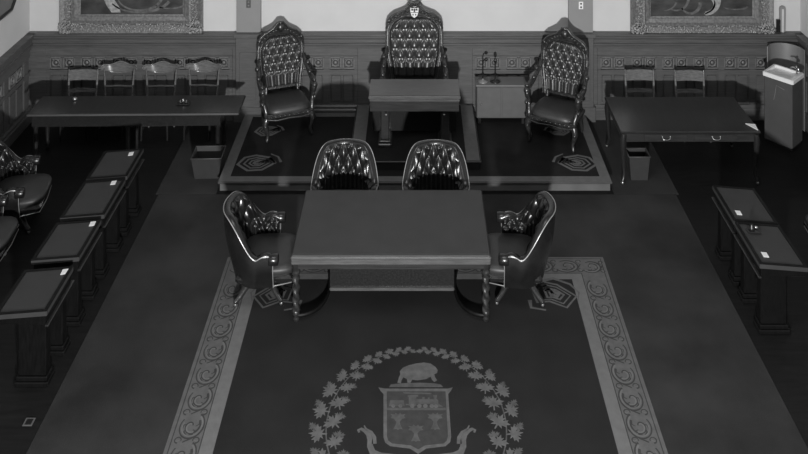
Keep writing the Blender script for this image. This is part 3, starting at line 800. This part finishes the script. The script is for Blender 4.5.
sc = slat_chair('slat-back wooden chair behind the drawer table, nearer the right throne', ((639 - VX) / 63.0, YC - .03, .0105), 0, G3)
dup(sc, ((688.5 - VX) / 63.0, YC - .03, 0), -.03, 'slat-back wooden chair behind the drawer table, nearer the drinking fountain')

# ------------------------------------------------------------------ side desks
def make_desk(lab, loc, side, L, grp):
    # side = +1: raised aisle edge towards +X
    t = thing('side_desk', lab, 'desk', loc, 0, grp); h = L / 2; s = side
    w = .26
    za, zb = .785, .745      # aisle edge, seat edge
    def P2(p, y0, y1):
        mb = MB(); mb.prism([(x * s, z) for x, z in p], y0, y1, 'xz'); return mb
    P2([(w, za - .045), (w, za), (-w, zb), (-w, zb - .045)], -h, h).build('desk_lid', M['ttop'], t)
    sl = (za - zb) / (2 * w)
    mb = MB()
    for x0_, x1_, y0_, y1_ in [(-w, -w + .035, -h, h), (w - .035, w, -h, h), (-w + .035, w - .035, -h, -h + .03), (-w + .035, w - .035, h - .03, h)]:
        zz = lambda x: zb + (x + w) * sl
        mb.prism([(x0_ * s, zz(x0_) + .001), (x1_ * s, zz(x1_) + .001), (x1_ * s, zz(x1_) + .007), (x0_ * s, zz(x0_) + .007)], y0_, y1_, 'xz')
    mb.build('lid_border', M['shade_wood'], t)
    xb0, xb1 = sorted((s * (w - .02), s * (-w + .02)))
    MB().box(xb0, xb1, -h + .015, h - .015, .64, .742, .004).build('case', M['shade_wood'], t)
    a, b = sorted((s * (w + .012), s * (w - .02)))
    MB().box(a, b, -h, h, .628, .648, .004).build('lower_moulding', M['dwood'], t, label='lighter moulding along the aisle side')
    for y in (-h + .13, h - .13):
        x0_, x1_ = sorted((s * .22, s * -.06))
        mb = MB().box(x0_, x1_, y - .06, y + .06, .09, .64, .01)
        mb.box(x0_ - .03, x1_ + .03, y - .09, y + .09, .0, .045, .008); mb.box(x0_ - .015, x1_ + .015, y - .075, y + .075, .045, .09, .008)
        mb.build('pedestal', M['shade_wood'], t)
    MB().box(min(s * .06, s * .10), max(s * .06, s * .10), -h + .13, h - .13, .30, .60).build('back_panel', M['shade_wood'], t)
    return t
XD = -3.895
spots = [(11.19, .66, 'sloping-topped dark desk on the left aisle, farthest of its row'),
         (10.43, .74, 'sloping-topped dark desk on the left aisle, second farthest of its row'),
         (9.635, .66, 'sloping-topped dark desk on the left aisle, second nearest of its row'),
         (8.82, .66, 'sloping-topped dark desk on the left aisle, nearest of its row')]
for y, L, lab in spots: make_desk(lab, (XD, y, 0), 1, L, 'sloping desks along the left aisle')
make_desk('sloping-topped dark desk on the right aisle, the farther one', (3.945, 10.30, 0), -1, .71, 'sloping desks along the right aisle')
make_desk('sloping-topped dark desk on the right aisle, the nearer one', (3.945, 9.555, 0), -1, .73, 'sloping desks along the right aisle')
def card(px, py, side, lab, grp='white cards on the side desks'):
    xd = XD if side > 0 else 3.945
    z = .775
    p = P(px, py, z); zz = .765 + (p.x - xd) * side * .04 / .52
    p = P(px, py, zz)
    zz = .765 + (p.x - xd) * side * .04 / .52 + .0005
    o = MB().box(-.030, .030, -.040, .040, 0, .004).build('name_card', M['paper'], loc=(p.x, p.y, zz + .001))
    o.rotation_euler = (0, -side * math.atan(.04 / .52), random.uniform(-.15, .15))
    tag(o, lab, 'card', grp)
card(131, 154, 1, 'small white card on the farthest desk of the left row')
card(113.5, 183, 1, 'small white card on the second farthest desk of the left row')
card(92.5, 224, 1, 'small white card on the second nearest desk of the left row')
card(64.5, 272, 1, 'small white card on the nearest desk of the left row')
card(738.5, 213, -1, 'small white card on the farther right-hand desk')
card(765, 255, -1, 'small white card on the nearer right-hand desk')
p = P(753.5, 231, .78)
o = thing('ink_well', 'small dark inkwell with bright glints on the nearer right-hand desk', 'inkwell', (p.x, p.y, .783))
MB().box(-.07, .07, -.05, .05, -.005, .014, .004).build('tray', M['black'], o)
MB().lathe([(.028, .012), (.034, .02), (.034, .045), (.015, .058), (.018, .068), (.008, .074)], (-.02, 0, 0), 14).build('pot', M['black'], o)
MB().ball((.035, .01, .03), (.02, .02, .018)).build('pounce_ball', M['chrome'], o)

# ------------------------------------------------------------------ waste baskets
def basket(lab, loc, w, h, rz):
    t = thing('waste_basket', lab, 'bin', loc, rz, 'waste baskets'); a, b = w * .40, w * .5
    th = .008; mb = MB()
    rs = [(a, 0.0), (b, h), (b - th, h), (a - th, th)]
    vs = []
    for r, z in rs: vs += [(-r, -r * .8, z), (r, -r * .8, z), (r, r * .8, z), (-r, r * .8, z)]
    fs = [(3, 2, 1, 0), (12, 13, 14, 15)]
    for k in range(3):
        for i in range(4): fs.append((k * 4 + i, k * 4 + (i + 1) % 4, k * 4 + 4 + (i + 1) % 4, k * 4 + 4 + i))
    mb.add(vs, fs); mb.build('body', M['bin'], t)
    mb = MB(); r = b + .004
    mb.tube([(-r, -r * .8, h), (r, -r * .8, h), (r, r * .8, h), (-r, r * .8, h)], .008, 6, closed=True)
    mb.build('rim', M['fount'], t, label='lighter rolled rim')
p = P(209, 178); basket('square dark waste basket beside the left front corner of the dais', (p.x - .03, p.y + .10, .009), .42, .30, .03)
p = P(638, 178); basket('square dark waste basket under the drawer table', (p.x, p.y + .02, .009), .29, .34, 0)

# ------------------------------------------------------------------ pictures
def picture(name_lab, x0, x1, z0, z1, blob, grp):
    t = thing('framed_painting', name_lab, 'painting', ((x0 + x1) / 2, YW - .002, z0), 0, grp)
    w = (x1 - x0) / 2; h = z1 - z0; fw = .33
    prof = [(0.0, .0), (0.0, .07), (.02, .10), (.05, .09), (.08, .075), (.17, .06), (.19, .075), (.22, .08), (.24, .055), (.29, .045), (.31, .03), (fw, .025), (fw, .0)]
    vs = []; n = len(prof)
    for (cx, cz, sx, sz) in [(-w, 0, 1, 1), (w, 0, -1, 1), (w, h, -1, -1), (-w, h, 1, -1)]:
        for o_, d in prof: vs.append((cx + sx * o_, -d, cz + sz * o_))
    fs = []
    for k in range(4):
        for i in range(n - 1):
            fs.append((k * n + i, ((k + 1) % 4) * n + i, ((k + 1) % 4) * n + i + 1, k * n + i + 1))
    mb = MB(); mb.add(vs, fs); mb.build('frame', M['gilt'], t)
    r = MB(); rnd = random.Random(3)
    # running leaf relief in the hollow and heavy corner cartouches
    k = -w + .2
    while k < w - .2:
        q = .125 + rnd.uniform(-.02, .02)
        for _ in range(6): r.ball((k + rnd.uniform(-.03, .03), -.070, .125 + rnd.uniform(-.075, .075)), (rnd.uniform(.008, .022), .014, rnd.uniform(.008, .020)), 6, 4)
        k += .040
    k = .2
    while k < h - .1:
        for sx in (-1, 1):
            for _ in range(6): r.ball((sx * (w - .125 + rnd.uniform(-.075, .075)), -.070, k + rnd.uniform(-.03, .03)), (rnd.uniform(.008, .022), .014, rnd.uniform(.008, .020)), 6, 4)
        k += .040
    for sx in (-1, 1):
        for q in range(110):
            a = rnd.uniform(0, 2 * PI); d = rnd.uniform(0, 1) ** .6
            r.ball((sx * (w - .13 + .14 * d * math.cos(a)), -.088 - .025 * (1 - d), .135 + .125 * d * math.sin(a)), (rnd.uniform(.008, .026), .020, rnd.uniform(.008, .024)), 7, 4)
    r.build('relief', M['giltl'], t, label='leafy gilt relief')
    cv = MB().box(-w + fw - .01, w - fw + .01, -.018, -.006, fw - .01, h - fw).build('canvas', M['canvas'], t, label='dark painted canvas')
    for nm, m_, polys in blob:
        mb = MB()
        for p_ in polys: mb.prism([(x - (x0 + x1) / 2, z - z0) for x, z in p_], -.0195, -.018, 'xz')
        mb.build(nm, m_, cv)
    return t
def W(px, py): s = F / YW; return ((px - VX) / s, H - (py - VY) / s)
def arc(cx, cy, rx, ry, a0, a1, w, n=14):
    pts = [W(cx + rx * math.cos(lerp(a0, a1, k / n)), cy + ry * math.sin(lerp(a0, a1, k / n))) for k in range(n + 1)]
    return ribbon(pts, w, w * .4)
lx0, lx1 = W(61, 0)[0], W(203.5, 0)[0]; lz = W(0, 34)[1]
picture('gilt-framed dark painting with a pale sash, on the wall at the left', lx0, lx1, lz, lz + 2.6,
        [('painted_sash', M['paintl'], [[W(104, -2), W(114, -2), W(120, 7), W(121, 12), W(112, 12), W(107, 5)]]),
         ('painted_fold', M['paintm'], arc(140, -4, 22, 14, .2, 2.9, .05)), ('painted_fold', M['paintm'], arc(140, -6, 32, 18, .4, 2.6, .05)), ('painted_fold', M['paintm'], arc(170, 4, 14, 4, 0, 3, .03))], 'gilt framed paintings')
rx0, rx1 = W(630, 0)[0], W(772, 0)[0]; rz_ = W(0, 36)[1]
picture('gilt-framed dark painting with a pale curved drape, on the wall at the right', rx0, rx1, rz_, rz_ + 2.6,
        [('painted_drape', M['paintl'], arc(705, 1, 12, 12, -1.2, 1.6, .15) + arc(698, 4, 16, 10, -1, 1.2, .05)),
         *[('painted_fold', M['paintm'], a_) for a_ in (arc(676, -2, 12, 12, -.2, 2.0, .05), arc(690, 2, 10, 11, 0, 2.6, .06), arc(664, 0, 12, 10, .2, 1.6, .03), arc(735, 6, 12, 3, 0, 3, .03))]], 'gilt framed paintings')
# small dark frame on the left wall
wf = thing('wall_picture', 'dark framed picture with cut corners on the left side wall', 'picture', (XL, 12.9, 2.0))
hw_, hh, ch = .52, 1.3, .16
pl = [(-hw_, ch), (-hw_ + ch, 0), (hw_ - ch, 0), (hw_, ch), (hw_, hh - ch), (hw_ - ch, hh), (-hw_ + ch, hh), (-hw_, hh - ch)]
mb = MB(); mb.tube([(.025, y_, z_) for y_, z_ in pl], .03, 6, closed=True); mb.build('frame', M['dwood'], wf)
MB().prism(pl, .002, .016, 'yz').build('picture_panel', M['grey'], wf)

# ------------------------------------------------------------------ wall fittings
def plate(px, py, lab, yo, nm, pm, sm):
    x, z = W(px, py)
    t = thing(nm, lab, 'switch', (x, YW - yo, z), 0, 'switch plates on the pilasters')
    MB().box(-.036, .036, -.008, 0, -.062, .062, .003).build('plate', pm, t)
    for dz_ in (-.028, .028): MB().ball((0, -.009, dz_), (.016, .006, .016)).build('socket', sm, t)
plate(249.5, 2, 'small dark switch plate on the left pilaster', .08, 'switch_plate', M['fount'], M['grey'])
plate(580, 3.5, 'small white switch plate on the right pilaster', .08, 'switch_plate', M['white'], M['black'])
x, z = W(782, 37)
th = thing('wall_thermometer', 'tall round-topped wall thermometer above the panelling at the right', 'thermometer', (x, YW, z + .045))
shp = [(-.045, 0), (.045, 0), (.05, .42)] + [(.05 * math.cos(a), .42 + .05 * math.sin(a)) for a in [PI * k / 8 for k in range(1, 8)]] + [(-.05, .42)]
MB().prism(shp, -.03, -.002, 'xz').build('backing', M['pilaster'], th)
MB().box(-.018, .018, -.038, -.03, .02, .42, .003).build('scale_strip', M['glass'], th)
MB().ball((0, -.045, .03), (.022, .015, .028)).build('bulb', M['white'], th)
x2, z2 = W(777.5, 36)
o = MB().box(-.03, .03, -.05, -.001, 0, .25, .006).build('wall_box', M['black'], loc=(x2, YW, z2 + .03)); tag(o, 'narrow black box on the wall beside the thermometer', 'box')
p = P(29, 423)
fo = thing('floor_socket', 'small bright-rimmed socket plate set in the carpet at lower left', 'socket', (p.x, p.y, .0))
MB().box(-.045, .045, -.045, .045, .0085, .012).build('rim', M['cabin'], fo)
MB().box(-.03, .03, -.032, .032, .012, .0125).build('lid', M['black'], fo)

# ------------------------------------------------------------------ drinking fountain
fd = thing('drinking_fountain', 'drinking fountain with white basin on a dark cabinet in the right corner', 'drinking fountain', (5.64, 13.17, 0), math.radians(-47))
hx, hy, hz = .225, .195, 1.02
MB().box(-hx + .01, hx - .01, -hy + .01, hy - .01, .04, hz, .012).build('cabinet', M['fount'], fd)
MB().box(-hx + .03, hx - .03, -hy + .03, hy - .03, 0, .05).build('plinth', M['black'], fd)
mb = MB()
vs = []
for ix, iy, z in [(0, 0, hz), (0, 0, hz + .052), (.012, .012, hz + .06), (.04, .04, hz + .06), (.055, .055, hz + .03), (.10, .09, hz + .018)]:
    a, b = hx + .012 - ix, hy + .012 - iy
    k = .02
    vs += [(-a + k, -b, z), (a - k, -b, z), (a, -b + k, z), (a, b - k, z), (a - k, b, z), (-a + k, b, z), (-a, b - k, z), (-a, -b + k, z)]
fs = [tuple(range(7, -1, -1)), tuple(range(40, 48))]
for k in range(5):
    for i in range(8): fs.append((k * 8 + i, k * 8 + (i + 1) % 8, k * 8 + 8 + (i + 1) % 8, k * 8 + 8 + i))
mb.add(vs, fs); mb.build('basin', M['white'], fd, label='white enamel basin')
MB().tube([(.16, .10, hz + .055), (.16, .10, hz + .13), (.13, .07, hz + .155), (.09, .04, hz + .145)], [.014, .012, .012, .010], 8).ball((.17, .12, hz + .11), (.03, .012, .03)).ball((.16, .10, hz + .16), .018).build('spout', M['chrome'], fd)
MB().tube([(.10, -hy + .004, .90), (-.02, -hy + .002, .93), (-.04, -hy + .002, .80), (-.06, -hy + .002, .70)], .005, 5).build('drain_tube', M['guard'], fd)
# curved splash guard round the corner
sg_ = MB(); cx, cy, r = 5.835, 13.50, .275
def gd(u, v, th=0):
    a = lerp(math.radians(152), math.radians(0), u)
    return (cx + (r + th) * math.cos(a), cy + (r + th) * math.sin(a), lerp(.0, 1.28, v))
sg_.grid(lambda u, v: gd(u, v), 36, 2); sg_.grid(lambda u, v: gd(u, v, .012), 36, 2); sg_.grid(lambda u, v: gd(u, 1, .012 * v), 36, 1)
for e in (0, 1): sg_.grid(lambda u, v, e=e: gd(e, u, .012 * v), 2, 1)
o = sg_.build('splash_guard', M['guard']); tag(o, 'curved pale metal screen standing behind the drinking fountain', 'screen')

# ------------------------------------------------------------------ light and camera
def area(name, loc, target, size, power, sy=None):
    l = bpy.data.lights.new(name, 'AREA'); l.energy = power; l.shape = 'RECTANGLE'; l.size = size; l.size_y = sy or size
    o = bpy.data.objects.new(name, l); C.objects.link(o); o.location = loc
    o.rotation_euler = (Vector(target) - Vector(loc)).to_track_quat('-Z', 'Y').to_euler()
    return o
area('flood_lamp', (.1, .6, 2.8), (0, 13.5, 1.9), .30, 1500)
area('ceiling_fill', (0, 6.5, 8.6), (0, 8.5, 0), 4.0, 200, 3.0)  # soft overhead fill added to lift the room, no fitting in view
w = bpy.data.worlds.new('World'); S.world = w; w.use_nodes = True
w.node_tree.nodes['Background'].inputs[0].default_value = (1, 1, 1, 1)
w.node_tree.nodes['Background'].inputs[1].default_value = .06
cam = bpy.data.cameras.new('camera'); co = bpy.data.objects.new('camera', cam); C.objects.link(co)
co.location = (0, 0, H); co.rotation_euler = (PI / 2, 0, 0)
cam.sensor_width = 36; cam.lens = F / 808 * 36
cam.shift_x = -11 / 808; cam.shift_y = -(227 - VY) / 808
cam.clip_start = .1; cam.clip_end = 100
S.camera = co
S.view_settings.view_transform = 'Standard'; S.view_settings.look = 'None'
S.view_settings.exposure = 0.0; S.view_settings.gamma = 1.0; S.view_settings.use_curve_mapping = False
